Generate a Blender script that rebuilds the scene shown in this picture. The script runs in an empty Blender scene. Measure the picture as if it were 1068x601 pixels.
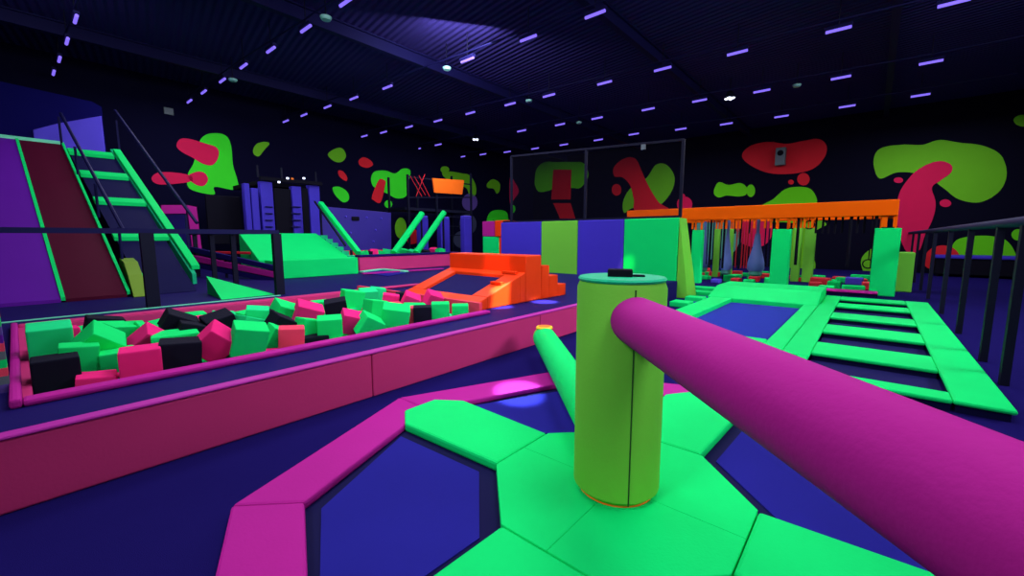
import bpy, bmesh, math, random
from mathutils import Vector, Matrix, Euler
random.seed(7)
C = bpy.context.scene.collection
scene = bpy.context.scene
# ------------------------------------------------------------------ camera geometry
F, HZ, CX, CY, H = 440.0, 247.0, 534.0, 300.5, 1.6
TH = math.atan((CY - HZ) / F); ct, st = math.cos(TH), math.sin(TH)
AZ = math.atan((CX - 17) / F)
A = (-math.sin(AZ), math.cos(AZ)); B = (math.cos(AZ), math.sin(AZ))   # the hall's two wall directions
UP = 0.0
def W(u, v, z): return Vector((u * B[0] + v * A[0], u * B[1] + v * A[1], z))
def UV(p): return (p[0] * B[0] + p[1] * B[1], p[0] * A[0] + p[1] * A[1])
def ray(px, py):
    x = (px - CX) / F; y = -(py - CY) / F
    return (x, ct + y * st, -st + y * ct)
def onz(px, py, z):
    d = ray(px, py); t = (z - H) / d[2]; p = (d[0] * t, d[1] * t)
    return UV(p)
def onu(px, py, u):
    d = ray(px, py); t = u / (d[0] * B[0] + d[1] * B[1]); p = (d[0] * t, d[1] * t)
    return (UV(p)[1], H + d[2] * t)
def onv(px, py, v):
    d = ray(px, py); t = v / (d[0] * A[0] + d[1] * A[1]); p = (d[0] * t, d[1] * t)
    return (UV(p)[0], H + d[2] * t)
# ------------------------------------------------------------------ materials
MATS = {}
def mat(name, col, rough=0.5, spec=0.3, bump=0.0, scale=40.0, var=0.06, metal=0.0):
    if name in MATS: return MATS[name]
    m = bpy.data.materials.new(name); m.use_nodes = True
    nt = m.node_tree; b = nt.nodes['Principled BSDF']
    b.inputs['Roughness'].default_value = rough
    b.inputs['Specular IOR Level'].default_value = spec
    b.inputs['Metallic'].default_value = metal
    tc = nt.nodes.new('ShaderNodeTexCoord')
    n = nt.nodes.new('ShaderNodeTexNoise'); n.inputs['Scale'].default_value = 2.3; n.inputs['Detail'].default_value = 4
    nt.links.new(tc.outputs['Object'], n.inputs['Vector'])
    mx = nt.nodes.new('ShaderNodeMix'); mx.data_type = 'RGBA'
    mx.inputs[6].default_value = (*[c * (1 - var) for c in col], 1); mx.inputs[7].default_value = (*[min(1, c * (1 + var)) for c in col], 1)
    nt.links.new(n.outputs['Fac'], mx.inputs[0]); nt.links.new(mx.outputs[2], b.inputs['Base Color'])
    if bump:
        n2 = nt.nodes.new('ShaderNodeTexNoise'); n2.inputs['Scale'].default_value = scale; n2.inputs['Detail'].default_value = 3
        nt.links.new(tc.outputs['Object'], n2.inputs['Vector'])
        bp = nt.nodes.new('ShaderNodeBump'); bp.inputs['Strength'].default_value = bump; bp.inputs['Distance'].default_value = 0.01
        nt.links.new(n2.outputs['Fac'], bp.inputs['Height']); nt.links.new(bp.outputs['Normal'], b.inputs['Normal'])
    MATS[name] = m
    return m
def emat(name, col, s):
    m = bpy.data.materials.new(name); m.use_nodes = True
    b = m.node_tree.nodes['Principled BSDF']
    b.inputs['Base Color'].default_value = (*[c * .5 for c in col], 1)
    b.inputs['Emission Color'].default_value = (*col, 1); b.inputs['Emission Strength'].default_value = s
    MATS[name] = m
    return m
GREEN = mat('green_vinyl', (.003, .70, .145), .6, .04, .15, 60)
LIME = mat('lime_vinyl', (.14, .52, .045), .6, .05, .12, 60)
TEALG = mat('sea_green_vinyl', (.006, .45, .20), .5, .12, .1, 60)
MAGENTA = mat('magenta_vinyl', (.40, .014, .245), .6, .04, .15, 60)
ROSE = mat('rose_vinyl', (.50, .033, .16), .6, .05, .12, 50)
LILAC = mat('magenta_trim', (.38, .02, .29), .55, .12)
NAVY = mat('navy_carpet', (.009, .006, .085), .9, .01, .3, 220)
DECKM = mat('navy_deck_vinyl', (.010, .0065, .088), .6, .03, .1, 60)
BED = mat('trampoline_fabric', (.016, .015, .22), .7, .02, .25, 400)
BEDB = mat('blue_trampoline_fabric', (.018, .032, .30), .7, .02, .25, 400)
RIM = mat('dark_frame_fabric', (.006, .006, .048), .7, .05)
ORANGE = mat('orange_vinyl', (.72, .040, .002), .5, .15, .12, 60)
ORANGEB = mat('orange_paint', (.82, .105, .0005), .6, .04)
PURPLE = mat('violet_blue_vinyl', (.045, .030, .46), .55, .1, .1, 60)
LAV = mat('lavender_pad_and_lit_patch', (.085, .06, .62), .6, .1)  # lavender pads; its brightness also carries the lit patch on the landing wall
LANEP = mat('purple_slide_lane', (.10, .008, .29), .6, .08)
LANEM = mat('maroon_slide_lane', (.060, .003, .018), .6, .06)
BLACK = mat('black_paint', (.004, .004, .010), .7, .06)
BLACKF = mat('black_foam', (.004, .0045, .014), .8, .1, .2, 120)
METAL = mat('dark_metal', (.005, .006, .020), .6, .10)
METALB = mat('dark_blue_metal', (.006, .006, .055), .6, .10)
GFOAM = mat('green_foam', (.006, .74, .15), .85, .04, .3, 130)
GFOAM2 = mat('pale_green_foam', (.012, .70, .22), .85, .04, .3, 130)
PFOAM = mat('pink_foam', (.78, .02, .19), .85, .04, .3, 130)
SFOAM = mat('salmon_foam', (.75, .06, .12), .85, .04, .3, 130)
WALLM = mat('black_wall_paint', (.003, .003, .012), .85, .05, .15, 30)
WALLB = mat('midnight_wall_paint', (.0025, .0025, .018), .85, .05, .15, 30)
MGREEN = mat('green_mural_paint', (.13, .48, .012), .7, .15)
MGREEN2 = mat('bright_green_mural_paint', (.035, .75, .02), .7, .15)
MGREEN3 = mat('lime_mural_paint', (.12, .62, .012), .8, .04)
MRED = mat('red_mural_paint', (.62, .012, .025), .7, .15)
MPINK = mat('crimson_mural_paint', (.62, .006, .075), .7, .15)
MVIOLET = mat('violet_mural_paint', (.10, .06, .30), .7, .15)
MGREY = mat('slate_mural_paint', (.04, .05, .10), .7, .15)
EDGE = mat('pale_edge_strip', (.16, .75, .45), .5, .3)
REDP = mat('red_vinyl', (.62, .015, .03), .5, .3)
BAGB = mat('blue_bag_vinyl', (.10, .16, .45), .5, .3)
BAGT = mat('teal_bag_vinyl', (.06, .28, .22), .5, .3)
YELLOW = mat('yellow_vinyl', (.80, .55, .02), .5, .3)
AMBER = mat('amber_vinyl', (.95, .20, .01), .5, .3)
FIX = mat('pale_fixture_plastic', (.25, .6, .55), .4, .4)
GREYM = mat('grey_plastic', (.10, .14, .16), .5, .3)
TUBE = emat('ultraviolet_tube', (.22, .14, .92), 1.15)
WLED = emat('white_lamp_lens', (.75, .8, 1.0), 2.2)
def ceilmat():
    m = mat('dark_corrugated_ceiling', (.026, .020, .13), .8, .05)
    nt = m.node_tree; b = nt.nodes['Principled BSDF']
    tc = nt.nodes.new('ShaderNodeTexCoord'); mp = nt.nodes.new('ShaderNodeMapping'); mp.inputs['Rotation'].default_value[2] = -(math.pi/2 - AZ)
    wv = nt.nodes.new('ShaderNodeTexWave'); wv.inputs['Scale'].default_value = 1.6; wv.bands_direction = 'X'
    bp = nt.nodes.new('ShaderNodeBump'); bp.inputs['Strength'].default_value = .8; bp.inputs['Distance'].default_value = .06
    nt.links.new(tc.outputs['Object'], mp.inputs['Vector']); nt.links.new(mp.outputs['Vector'], wv.inputs['Vector'])
    nt.links.new(wv.outputs['Fac'], bp.inputs['Height']); nt.links.new(bp.outputs['Normal'], b.inputs['Normal'])
    return m
CEILM = ceilmat()
def netmat():
    m = bpy.data.materials.new('black_safety_net'); m.use_nodes = True
    nt = m.node_tree; nt.nodes.clear()
    out = nt.nodes.new('ShaderNodeOutputMaterial'); mx = nt.nodes.new('ShaderNodeMixShader')
    tr = nt.nodes.new('ShaderNodeBsdfTransparent'); df = nt.nodes.new('ShaderNodeBsdfDiffuse'); df.inputs[0].default_value = (.010, .010, .022, 1)
    mx.inputs[0].default_value = .09
    nt.links.new(tr.outputs[0], mx.inputs[1]); nt.links.new(df.outputs[0], mx.inputs[2]); nt.links.new(mx.outputs[0], out.inputs[0])
    return m
NET = netmat()
# ------------------------------------------------------------------ mesh building
ORG = {}
class MB:
    def __init__(s): s.v = []; s.f = []; s.m = []
    def add(s, pts, faces, mi=0):
        n = len(s.v); s.v += [Vector(p) for p in pts]
        for f in faces: s.f.append([i + n for i in f]); s.m.append(mi)
        return s
    def prism(s, poly, z0, z1, mi=0):           # poly in (u, v); z0 / z1 numbers or lists
        n = len(poly)
        a = z0 if isinstance(z0, (list, tuple)) else [z0] * n
        b = z1 if isinstance(z1, (list, tuple)) else [z1] * n
        pts = [W(p[0], p[1], a[i]) for i, p in enumerate(poly)] + [W(p[0], p[1], b[i]) for i, p in enumerate(poly)]
        fs = [list(range(n))[::-1], list(range(n, 2 * n))] + [[i, (i + 1) % n, n + (i + 1) % n, n + i] for i in range(n)]
        return s.add(pts, fs, mi)
    def box(s, u0, u1, v0, v1, z0, z1, mi=0):
        return s.prism([(u0, v0), (u1, v0), (u1, v1), (u0, v1)], z0, z1, mi)
    def profv(s, prof, v0, v1, mi=0):           # profile in (u, z) swept along v
        n = len(prof)
        pts = [W(p[0], v0, p[1]) for p in prof] + [W(p[0], v1, p[1]) for p in prof]
        fs = [list(range(n)), list(range(n, 2 * n))[::-1]] + [[i, n + i, n + (i + 1) % n, (i + 1) % n] for i in range(n)]
        return s.add(pts, fs, mi)
    def profu(s, prof, u0, u1, mi=0):           # profile in (v, z) swept along u
        n = len(prof)
        pts = [W(u0, p[0], p[1]) for p in prof] + [W(u1, p[0], p[1]) for p in prof]
        fs = [list(range(n))[::-1], list(range(n, 2 * n))] + [[i, (i + 1) % n, n + (i + 1) % n, n + i] for i in range(n)]
        return s.add(pts, fs, mi)
    def slab(s, quad, off, mi=0):               # 3-D polygon thickened by a world vector
        n = len(quad); off = Vector(off)
        pts = [Vector(q) for q in quad] + [Vector(q) + off for q in quad]
        fs = [list(range(n))[::-1], list(range(n, 2 * n))] + [[i, (i + 1) % n, n + (i + 1) % n, n + i] for i in range(n)]
        return s.add(pts, fs, mi)
    def lathe(s, p0, p1, prof, seg=20, mi=0):    # prof = [(t along axis in metres, radius)]
        p0 = Vector(p0); d = (Vector(p1) - p0); L = d.length; d.normalize()
        a = d.orthogonal().normalized(); b = d.cross(a)
        pts = []; fs = []
        for t, r in prof:
            for k in range(seg):
                an = 2 * math.pi * k / seg
                pts.append(p0 + d * t + (a * math.cos(an) + b * math.sin(an)) * r)
        for i in range(len(prof) - 1):
            for k in range(seg):
                fs.append([i * seg + k, i * seg + (k + 1) % seg, (i + 1) * seg + (k + 1) % seg, (i + 1) * seg + k])
        fs.append(list(range(seg))[::-1]); fs.append([(len(prof) - 1) * seg + k for k in range(seg)])
        return s.add(pts, fs, mi)
    def tube(s, p0, p1, r, seg=10, mi=0):
        L = (Vector(p1) - Vector(p0)).length
        return s.lathe(p0, p1, [(0, r), (L, r)], seg, mi)
    def bar(s, p0, p1, w, h, mi=0):              # rectangular bar between two points
        p0 = Vector(p0); p1 = Vector(p1); d = (p1 - p0).normalized()
        up = Vector((0, 0, 1)); x = d.cross(up)
        if x.length < 1e-3: x = Vector((B[0], B[1], 0))
        x.normalize(); y = x.cross(d)
        q = [p0 + x * (w / 2 * i) + y * (h / 2 * j) for i, j in ((-1, -1), (1, -1), (1, 1), (-1, 1))]
        return s.slab(q, p1 - p0, mi)
    def build(s, name, mats, parent=None, bev=0.0, smooth=False, org=None):
        lo = Vector((min(p[i] for p in s.v) for i in range(3))); hi = Vector((max(p[i] for p in s.v) for i in range(3)))
        o0 = Vector(org) if org is not None else Vector(((lo[0] + hi[0]) / 2, (lo[1] + hi[1]) / 2, lo[2]))
        me = bpy.data.meshes.new(name)
        me.from_pydata([p - o0 for p in s.v], [], s.f)
        if not isinstance(mats, (list, tuple)): mats = [mats]
        for m in mats: me.materials.append(m)
        for i, p in enumerate(me.polygons): p.material_index = s.m[i]; p.use_smooth = smooth
        bm = bmesh.new(); bm.from_mesh(me); bmesh.ops.recalc_face_normals(bm, faces=bm.faces); bm.to_mesh(me); bm.free()
        o = bpy.data.objects.new(name, me); C.objects.link(o)
        if smooth:
            md = o.modifiers.new('edges', 'EDGE_SPLIT'); md.split_angle = math.radians(40)
        if bev:
            md = o.modifiers.new('soft_edges', 'BEVEL'); md.width = bev; md.segments = 2; md.limit_method = 'ANGLE'; md.angle_limit = math.radians(35)
        ORG[o.name] = o0
        if parent is not None:
            o.parent = parent; o.location = o0 - ORG[parent.name]
        else: o.location = o0
        return o
def thing(name, label, cat, u, v, z, group=None):
    o = bpy.data.objects.new(name, None); C.objects.link(o); o.empty_display_size = .2
    o.location = W(u, v, z); ORG[o.name] = W(u, v, z)
    return tag(o, label, cat, group)
def tag(o, label, cat, group=None, kind=None):
    o['label'] = label; o['category'] = cat
    if group: o['group'] = group
    if kind: o['kind'] = kind
    return o
def struct(o): o['kind'] = 'structure'; return o
def lab(o, s): o['label'] = s; return o
# ------------------------------------------------------------------ room shell
DZ = .45                                        # raised deck
U0, U1, V0, V1, ZC = -11.0, 26.0, -9.0, 20.0, 7.3
struct(MB().box(U0, U1, V0, V1, -.15, 0).build('floor', NAVY))
PU0, PU1, PV0, PV1 = -.06, 4.55, 4.42, 8.05      # foam pit opening
DV = 3.8; DU = 11.15
dk = MB()
dk.box(U0, DU, DV + .02, PV0, .0, DZ); dk.box(U0, DU, PV1, V1, .0, DZ)
dk.box(U0, PU0, PV0, PV1, .0, DZ); dk.box(PU1, DU, PV0, PV1, .0, DZ)
o = struct(dk.build('floor_deck', DECKM)); 
wl = struct(MB().box(U0, U1, V1, V1 + .2, -.15, ZC).build('wall_left', WALLB))
wr = struct(MB().box(U1, U1 + .2, V0, V1 + .2, -.15, ZC).build('wall_right', WALLM))
struct(MB().box(U0 - .2, U1, V0 - .2, V0, -.15, ZC).build('wall_back', WALLM))
struct(MB().box(U0 - .2, U0, V0, V1 + .2, -.15, ZC).build('wall_near', WALLM))
struct(MB().box(U0 - .2, U1 + .2, V0 - .2, V1 + .2, ZC, ZC + .15).build('ceiling', CEILM))
for v in (-5.6, 0.0, 5.5, 11.3, 17.0):
    b = MB(); b.box(U0, U1, v - .09, v + .09, ZC - .36, ZC - .32); b.box(U0, U1, v - .02, v + .02, ZC - .32, ZC - .04); b.box(U0, U1, v - .09, v + .09, ZC - .04, ZC)
    struct(b.build('ceiling_beam', METALB))
# ------------------------------------------------------------------ wall murals
def smooth_poly(pts, k=6):
    n = len(pts); out = []
    for i in range(n):
        p0, p1, p2, p3 = pts[i - 1], pts[i], pts[(i + 1) % n], pts[(i + 2) % n]
        for j in range(k):
            t = j / k
            out.append(tuple(.5 * (2 * p1[d] + (p2[d] - p0[d]) * t + (2 * p0[d] - 5 * p1[d] + 4 * p2[d] - p3[d]) * t * t + (3 * p1[d] - p0[d] - 3 * p2[d] + p3[d]) * t ** 3) for d in (0, 1)))
    return out
MUR = [0]
def mural(pts, m, wall, layer=0, smooth=True):
    if smooth: pts = smooth_poly(pts)
    off = .012 + .012 * layer
    b = MB(); n = len(pts)
    if wall is wr: q = [W(U1 - off, *onu(x, y, U1 - off)) for x, y in pts]; d = W(.010, 0, 0)
    else:
        q = []
        for x, y in pts:
            u, z = onv(x, y, V1 - off); q.append(W(u, V1 - off, z))
        d = W(0, .010, 0)
    b.slab(q, d)
    return b.build('mural_shape', m, wall)
def disc(cx, cy, rx, ry, n=10): return [(cx + rx * math.cos(2 * math.pi * i / n), cy + ry * math.sin(2 * math.pi * i / n)) for i in range(n)]
# right wall
lab(mural([(911, 168), (918, 155), (940, 151), (962, 151), (980, 146), (1002, 149), (1025, 152), (1044, 162), (1050, 182), (1042, 200), (1022, 211), (1000, 208), (985, 197), (975, 190), (955, 181), (935, 180), (917, 186)], MGREEN, wr), 'large olive green mural splash')
lab(mural([(945, 262), (936, 235), (937, 205), (948, 186), (962, 174), (980, 168), (992, 172), (992, 180), (980, 189), (972, 196), (976, 212), (973, 228), (965, 245), (958, 262)], MPINK, wr, 1), 'crimson drip shaped mural splash')
mural(disc(937, 188, 5, 3), MPINK, wr); mural(disc(986, 212, 6, 4), MPINK, wr)
lab(mural([(774, 164), (781, 153), (800, 148), (820, 150), (838, 147), (854, 145), (862, 152), (860, 164), (848, 176), (828, 181), (805, 181), (787, 175)], MRED, wr), 'wide red mural splash')
mural(disc(838, 187, 6.5, 6.5), MRED, wr); mural(disc(825, 190, 3, 2.5), MRED, wr)
mural([(792, 217), (806, 208), (818, 198), (830, 195), (845, 197), (852, 208), (850, 218), (846, 232), (820, 232), (800, 230)], MGREEN3, wr)
mural([(745, 197), (750, 190), (760, 193), (772, 191), (779, 196), (778, 203), (770, 205), (758, 204), (750, 206), (745, 203)], MGREEN3, wr); mural(disc(783, 199, 4.5, 6.5), MGREEN3, wr)
mural([(1057, 125), (1064, 120), (1078, 121), (1082, 127), (1074, 132), (1062, 131)], MGREEN, wr)
mural([(674, 186), (684, 172), (695, 172), (703, 183), (702, 196), (693, 210), (682, 216), (660, 217), (651, 222), (650, 210), (658, 196)], MGREEN, wr)
lab(mural([(641, 184), (640, 175), (648, 167), (657, 164), (664, 167), (669, 178), (677, 195), (687, 211), (697, 219), (664, 221), (661, 208), (657, 193), (649, 185)], MRED, wr, 1), 'red mural drip beside a green circle')
mural(disc(643, 198, 5, 6), MRED, wr); mural(disc(714, 213, 8, 8), MPINK, wr); mural(disc(712, 205, 2.5, 3), MPINK, wr)
mural([(558, 185), (560, 176), (568, 169), (582, 169), (600, 169), (608, 170), (613, 178), (613, 186), (605, 196), (596, 196), (580, 196), (572, 199), (562, 200), (558, 193)], MGREEN3, wr)
mural([(577, 177), (596, 177), (595, 208), (575, 208)], MRED, wr, 1, False)
mural([(577, 212), (595, 212), (600, 228), (584, 228)], MRED, wr, 1, False)
# behind the obstacle course and beyond the right rail
mural([(722, 250), (728, 232), (745, 228), (765, 232), (772, 246), (766, 262), (750, 270), (730, 268)], BAGT, wr)
mural([(768, 230), (790, 226), (805, 232), (803, 250), (790, 258), (772, 252)], MPINK, wr)
mural([(832, 232), (850, 228), (862, 234), (852, 240), (842, 250), (840, 258), (848, 268), (850, 280), (838, 290), (822, 280), (824, 250)], MGREEN, wr)
mural([(898, 272), (905, 262), (916, 258), (930, 262), (938, 276), (932, 292), (912, 294), (902, 286)], MGREEN, wr)
mural([(990, 268), (996, 252), (1010, 247), (1030, 246), (1048, 250), (1058, 262), (1060, 276), (1040, 279), (1010, 279), (992, 278)], MGREEN3, wr)
mural([(964, 276), (968, 262), (982, 256), (996, 260), (1001, 270), (992, 280), (975, 282)], MRED, wr, 1)
mural(disc(1062, 245, 7, 6), MGREEN3, wr)
# left wall
lab(mural([(207, 150), (214, 141), (226, 139), (236, 142), (241, 152), (243, 172), (248, 197), (224, 195), (223, 203), (198, 197), (196, 182), (202, 170)], MGREEN2, wl, 0), 'tall bright green mural splash')
lab(mural([(184, 152), (188, 145), (198, 145), (212, 149), (226, 154), (228, 163), (222, 172), (212, 171), (200, 164), (189, 158)], MPINK, wl, 1), 'crimson bean shaped mural splash')
mural([(196, 184), (206, 179), (214, 181), (217, 188), (212, 194), (203, 192)], MPINK, wl, 1); mural([(158, 186), (165, 180), (182, 180), (198, 183), (200, 189), (180, 192), (164, 192)], MPINK, wl, 1)
mural([(264, 156), (268, 150), (276, 148), (281, 150), (276, 156), (270, 163), (265, 161)], MGREEN, wl)
mural([(342, 161), (350, 155), (357, 155), (361, 163), (356, 169), (348, 168)], MGREEN, wl)
mural([(374, 168), (379, 164), (386, 167), (389, 172), (383, 175), (376, 173)], MRED, wl)
mural([(353, 178), (358, 179), (362, 185), (361, 189), (354, 184)], MRED, wl)
mural([(347, 196), (354, 195), (362, 200), (364, 208), (358, 211), (350, 204)], MGREEN2, wl)
lab(mural([(387, 186), (391, 179), (402, 178), (412, 181), (420, 176), (428, 178), (426, 190), (424, 204), (414, 207), (404, 202), (395, 198), (389, 194)], MGREEN2, wl), 'bright green mural splash with a red bar')
mural([(395, 188), (401, 188), (402, 192), (397, 211), (390, 209), (388, 205)], MRED, wl, 1); mural(disc(405, 213, 4, 4), MGREEN2, wl)
mural([(461, 181), (470, 179), (482, 181), (490, 183), (496, 193), (496, 203), (490, 205), (486, 196), (470, 190)], MGREEN, wl)
mural(disc(464, 177, 4.5, 3.5), MGREEN, wl); mural(disc(490, 211, 8, 9), MVIOLET, wl); mural(disc(488, 234, 9, 11), MGREY, wl); mural(disc(482, 250, 9, 9), MGREY, wl, 1)
mural([(508, 192), (514, 187), (521, 191), (521, 199), (518, 202), (515, 197), (509, 196)], MGREEN, wl)
mural([(508, 228), (512, 221), (520, 219), (528, 221), (530, 228), (528, 233), (510, 233)], MGREEN2, wl)
mural([(532, 185), (538, 192), (541, 200), (536, 208), (532, 213)], MPINK, wl); mural(disc(535, 218, 2.5, 4), MGREEN2, wl)
mural(disc(418, 238, 6, 11), MGREEN, wl); mural([(424, 240), (434, 240), (436, 252), (426, 254)], MRED, wl)
# ------------------------------------------------------------------ jumping arena: octagon trampoline round the sweeper
OC = (2.28, 1.10)
tr = thing('octagon_trampoline', 'large octagonal trampoline bed with magenta ring and green cross pads around the sweeper pillar', 'trampoline', OC[0], OC[1], 0)
def opol(r, a0, a1=None): return [(OC[0] + r * math.cos(a0), OC[1] + r * math.sin(a0)), (OC[0] + r * math.cos(a1), OC[1] + r * math.sin(a1))]
RO, RI = 2.27, 1.86
for k in range(8):
    a0, a1 = math.radians(45 * k), math.radians(45 * (k + 1))
    (p0, p1), (q0, q1) = opol(RO, a0, a1), opol(RI, a0, a1)
    MB().prism([p0, p1, q1, q0], .002, .06).build('ring_pad', MAGENTA, tr, .018)
oct_ = [opol(RI, math.radians(45 * k), 0)[0] for k in range(8)]
MB().prism(oct_, .001, .004).build('frame_skirt', RIM, tr)
def cross(kdir):   # the two in-plane axes of an arm
    a = math.radians(90 * kdir); return (math.cos(a), math.sin(a)), (-math.sin(a), math.cos(a))
def at(d, n, r, s): return (OC[0] + d[0] * r + n[0] * s, OC[1] + d[1] * r + n[1] * s)
for k in range(4):
    d, n = cross(k)
    MB().prism([at(d, n, .73, -.29), at(d, n, 1.72, -.33), at(d, n, 1.95, -.17), at(d, n, 1.95, .17), at(d, n, 1.72, .33), at(d, n, .73, .29)], .004, .075).build('petal_pad', GREEN, tr, .02)
    bed = [at(d, n, .82, .37), at(d, n, 1.66, .41), at(d, n, 1.25, 1.25), at(d, n, .41, 1.66), at(d, n, .37, .82)]
    MB().prism(bed, .004, .012).build('trampoline_bed', BED, tr)
for k in range(4):
    d, n = cross(k)
    MB().prism([at(d, n, .0, .0), at(d, n, .725, .0), at(d, n, .725, .30), at(d, n, .30, .725), at(d, n, .0, .725)], .004, .072).build('hub_pad', GREEN, tr, .006)
# ------------------------------------------------------------------ sweeper machine
sc = W(OC[0], OC[1], 0)
sw = thing('sweeper_machine', 'tall lime padded rotating sweeper pillar with a pink arm and a low green arm', 'sweeper machine', OC[0], OC[1], .072)
HT = 1.35; RP = .255
zt = Vector((0, 0, 1))
MB().lathe(sc + zt * .085, sc + zt * HT, [(0, RP - .03), (.03, RP), (HT - .125, RP), (HT - .085, RP - .015)], 48).build('pillar_pad', LIME, sw, 0, True)
MB().lathe(sc + zt * (HT - .001), sc + zt * (HT + .02), [(0, RP - .01), (.012, RP - .004), (.022, RP - .012)], 48).build('top_cap', TEALG, sw, 0, True)
MB().lathe(sc + zt * .073, sc + zt * .12, [(0, RP - .03), (.04, RP - .035)], 48).build('base_rim', AMBER, sw, 0, True)
vdir = Vector((-sc[0], -sc[1], 0)).normalized(); rgt = Vector((-vdir[1], vdir[0], 0))
an = math.radians(17); sd = vdir * math.cos(an) + rgt * math.sin(an)
MB().bar(sc + sd * (RP - .001) + zt * .10, sc + sd * (RP - .001) + zt * (HT - .03), .008, .006).build('zip_seam', mat('dark_green_zip', (.015, .07, .015), .6, .1), sw)
b = MB(); b.bar(sc + rgt * -.08 + zt * (HT + .04), sc + rgt * .06 + zt * (HT + .04), .09, .045)
b.bar(sc + rgt * .06 + zt * (HT + .026), sc + rgt * .13 + zt * (HT + .026), .04, .012); b.build('control_box', BLACK, sw, .006)
AD = Vector((.07, -1, 0)).normalized()
p0 = sc + zt * 1.155 + AD * .2
LP = 2.75
am = MB().lathe(p0, p0 + AD * LP, [(0, .128), (.05, .13), (LP - .08, .13), (LP - .02, .11), (LP, .07)], 32).build('sweeper_arm', MAGENTA, sw, 0, True)
lab(am, 'pink padded sweeper arm at chest height')
q0 = sc + zt * .27 - AD * .2
am2 = MB().lathe(q0, q0 - AD * 2.8, [(0, .15), (2.55, .15), (2.8, .15)], 32).build('sweeper_arm', GREEN, sw, 0, True)
lab(am2, 'green padded sweeper arm near the floor')
q1 = q0 - AD * 2.8
cp = MB().lathe(q1, q1 - AD * .2, [(0, .15), (.08, .145), (.14, .115), (.18, .06), (.19, .01)], 28).build('arm_end_cap', LIME, am2, 0, True)
lab(cp, 'lime rounded end cap')
pc = q1 - AD * .03 + zt * .135
b = MB(); b.lathe(pc, pc + zt * .024, [(0, .115), (.018, .105), (.022, .09)], 20, 0); b.lathe(pc + zt * .018, pc + zt * .028, [(0, .08), (.008, .075)], 20, 1)
lab(b.build('end_patch', [YELLOW, AMBER], am2, 0, True), 'yellow and orange round patch')
# ------------------------------------------------------------------ padded side of the raised deck
pw = thing('deck_side_padding', 'long rose pink padded wall running along the raised deck edge', 'wall padding', 3, 3.75, 0)
for a, b_ in ((-5.0, -1.2), (-1.2, 2.2), (2.2, 5.0), (5.0, 9.2)):
    MB().box(a + .003, b_ - .003, 3.70, DV + .015, .002, .44).build('side_pad', ROSE, pw, .015)
MB().box(-5.0, 9.2, 3.69, 3.80, .441, .465).build('top_trim', LILAC, pw, .012)
# ------------------------------------------------------------------ foam pit
fp = thing('foam_pit', 'long rectangular foam pit with pink padded rim sunk in the raised deck', 'foam pit', 2.2, 6.2, 0)
MB().box(PU0, PU1, PV0 - .13, PV0, DZ + .001, .50).build('rim_pad', MAGENTA, fp, .02)
MB().box(PU0, PU1 + 1.6, PV1, PV1 + .16, DZ + .001, .50).build('rim_pad', ROSE, fp, .02)
MB().box(PU0 - .06, PU0, PV0 - .13, PV1 + .16, DZ + .001, .52).build('rim_pad', MAGENTA, fp, .02)
MB().box(PU0 + .001, PU1, PV0 + .001, PV0 + .05, .03, DZ + .02).build('inner_pad', ROSE, fp)
MB().box(PU0 + .001, PU1, PV1 - .05, PV1 - .001, .03, DZ + .02).build('inner_pad', ROSE, fp)
MB().box(PU0 + .001, PU0 + .05, PV0 + .05, PV1 - .05, .03, DZ + .02).build('inner_pad', ROSE, fp)
lab(MB().box(PU1 - .06, PU1 - .001, PV0 + .05, PV1 - .05, .03, .60).build('inner_pad', SFOAM, fp), 'salmon end pad')
MB().box(PU0 + .01, PU1 - .01, PV0 + .01, PV1 - .01, .002, .03).build('pit_bottom', NAVY, fp)
# foam cubes
def cube_mesh(name, m, w=1, d=1, h=1):
    bm = bmesh.new(); bmesh.ops.create_cube(bm, size=1)
    bmesh.ops.scale(bm, vec=(w, d, h), verts=bm.verts)
    bmesh.ops.bevel(bm, geom=bm.edges[:], offset=.05, segments=2, affect='EDGES', profile=.6)
    me = bpy.data.meshes.new(name); bm.to_mesh(me); bm.free(); me.materials.append(m); return me
CM = {'g': cube_mesh('green_cube', GFOAM), 't': cube_mesh('pale_green_cube', GFOAM2), 'p': cube_mesh('pink_cube', PFOAM), 's': cube_mesh('salmon_cube', SFOAM), 'k': cube_mesh('black_cube', BLACKF)}
FL = {'G': cube_mesh('flat_green', GFOAM, 1, 1, .45), 'P': cube_mesh('flat_pink', PFOAM, 1, 1, .45), 'K': cube_mesh('flat_black', BLACKF, 1, 1, .45)}
CM.update(FL)
WORD = {'g': 'green', 't': 'pale green', 'p': 'pink', 's': 'salmon', 'k': 'black', 'G': 'flat green', 'P': 'flat pink', 'K': 'flat black'}
def foam(key, u, v, z, s, rot, label, group='foam cubes in the long pit'):
    o = bpy.data.objects.new('foam_cube', CM[key]); C.objects.link(o)
    o.location = W(u, v, z); o.scale = (s, s, s)
    o.rotation_euler = (math.radians(rot[0]), math.radians(rot[1]), AZ + math.radians(rot[2]))
    return tag(o, label, 'foam cube', group)
F_ = 'foam cube '
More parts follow.
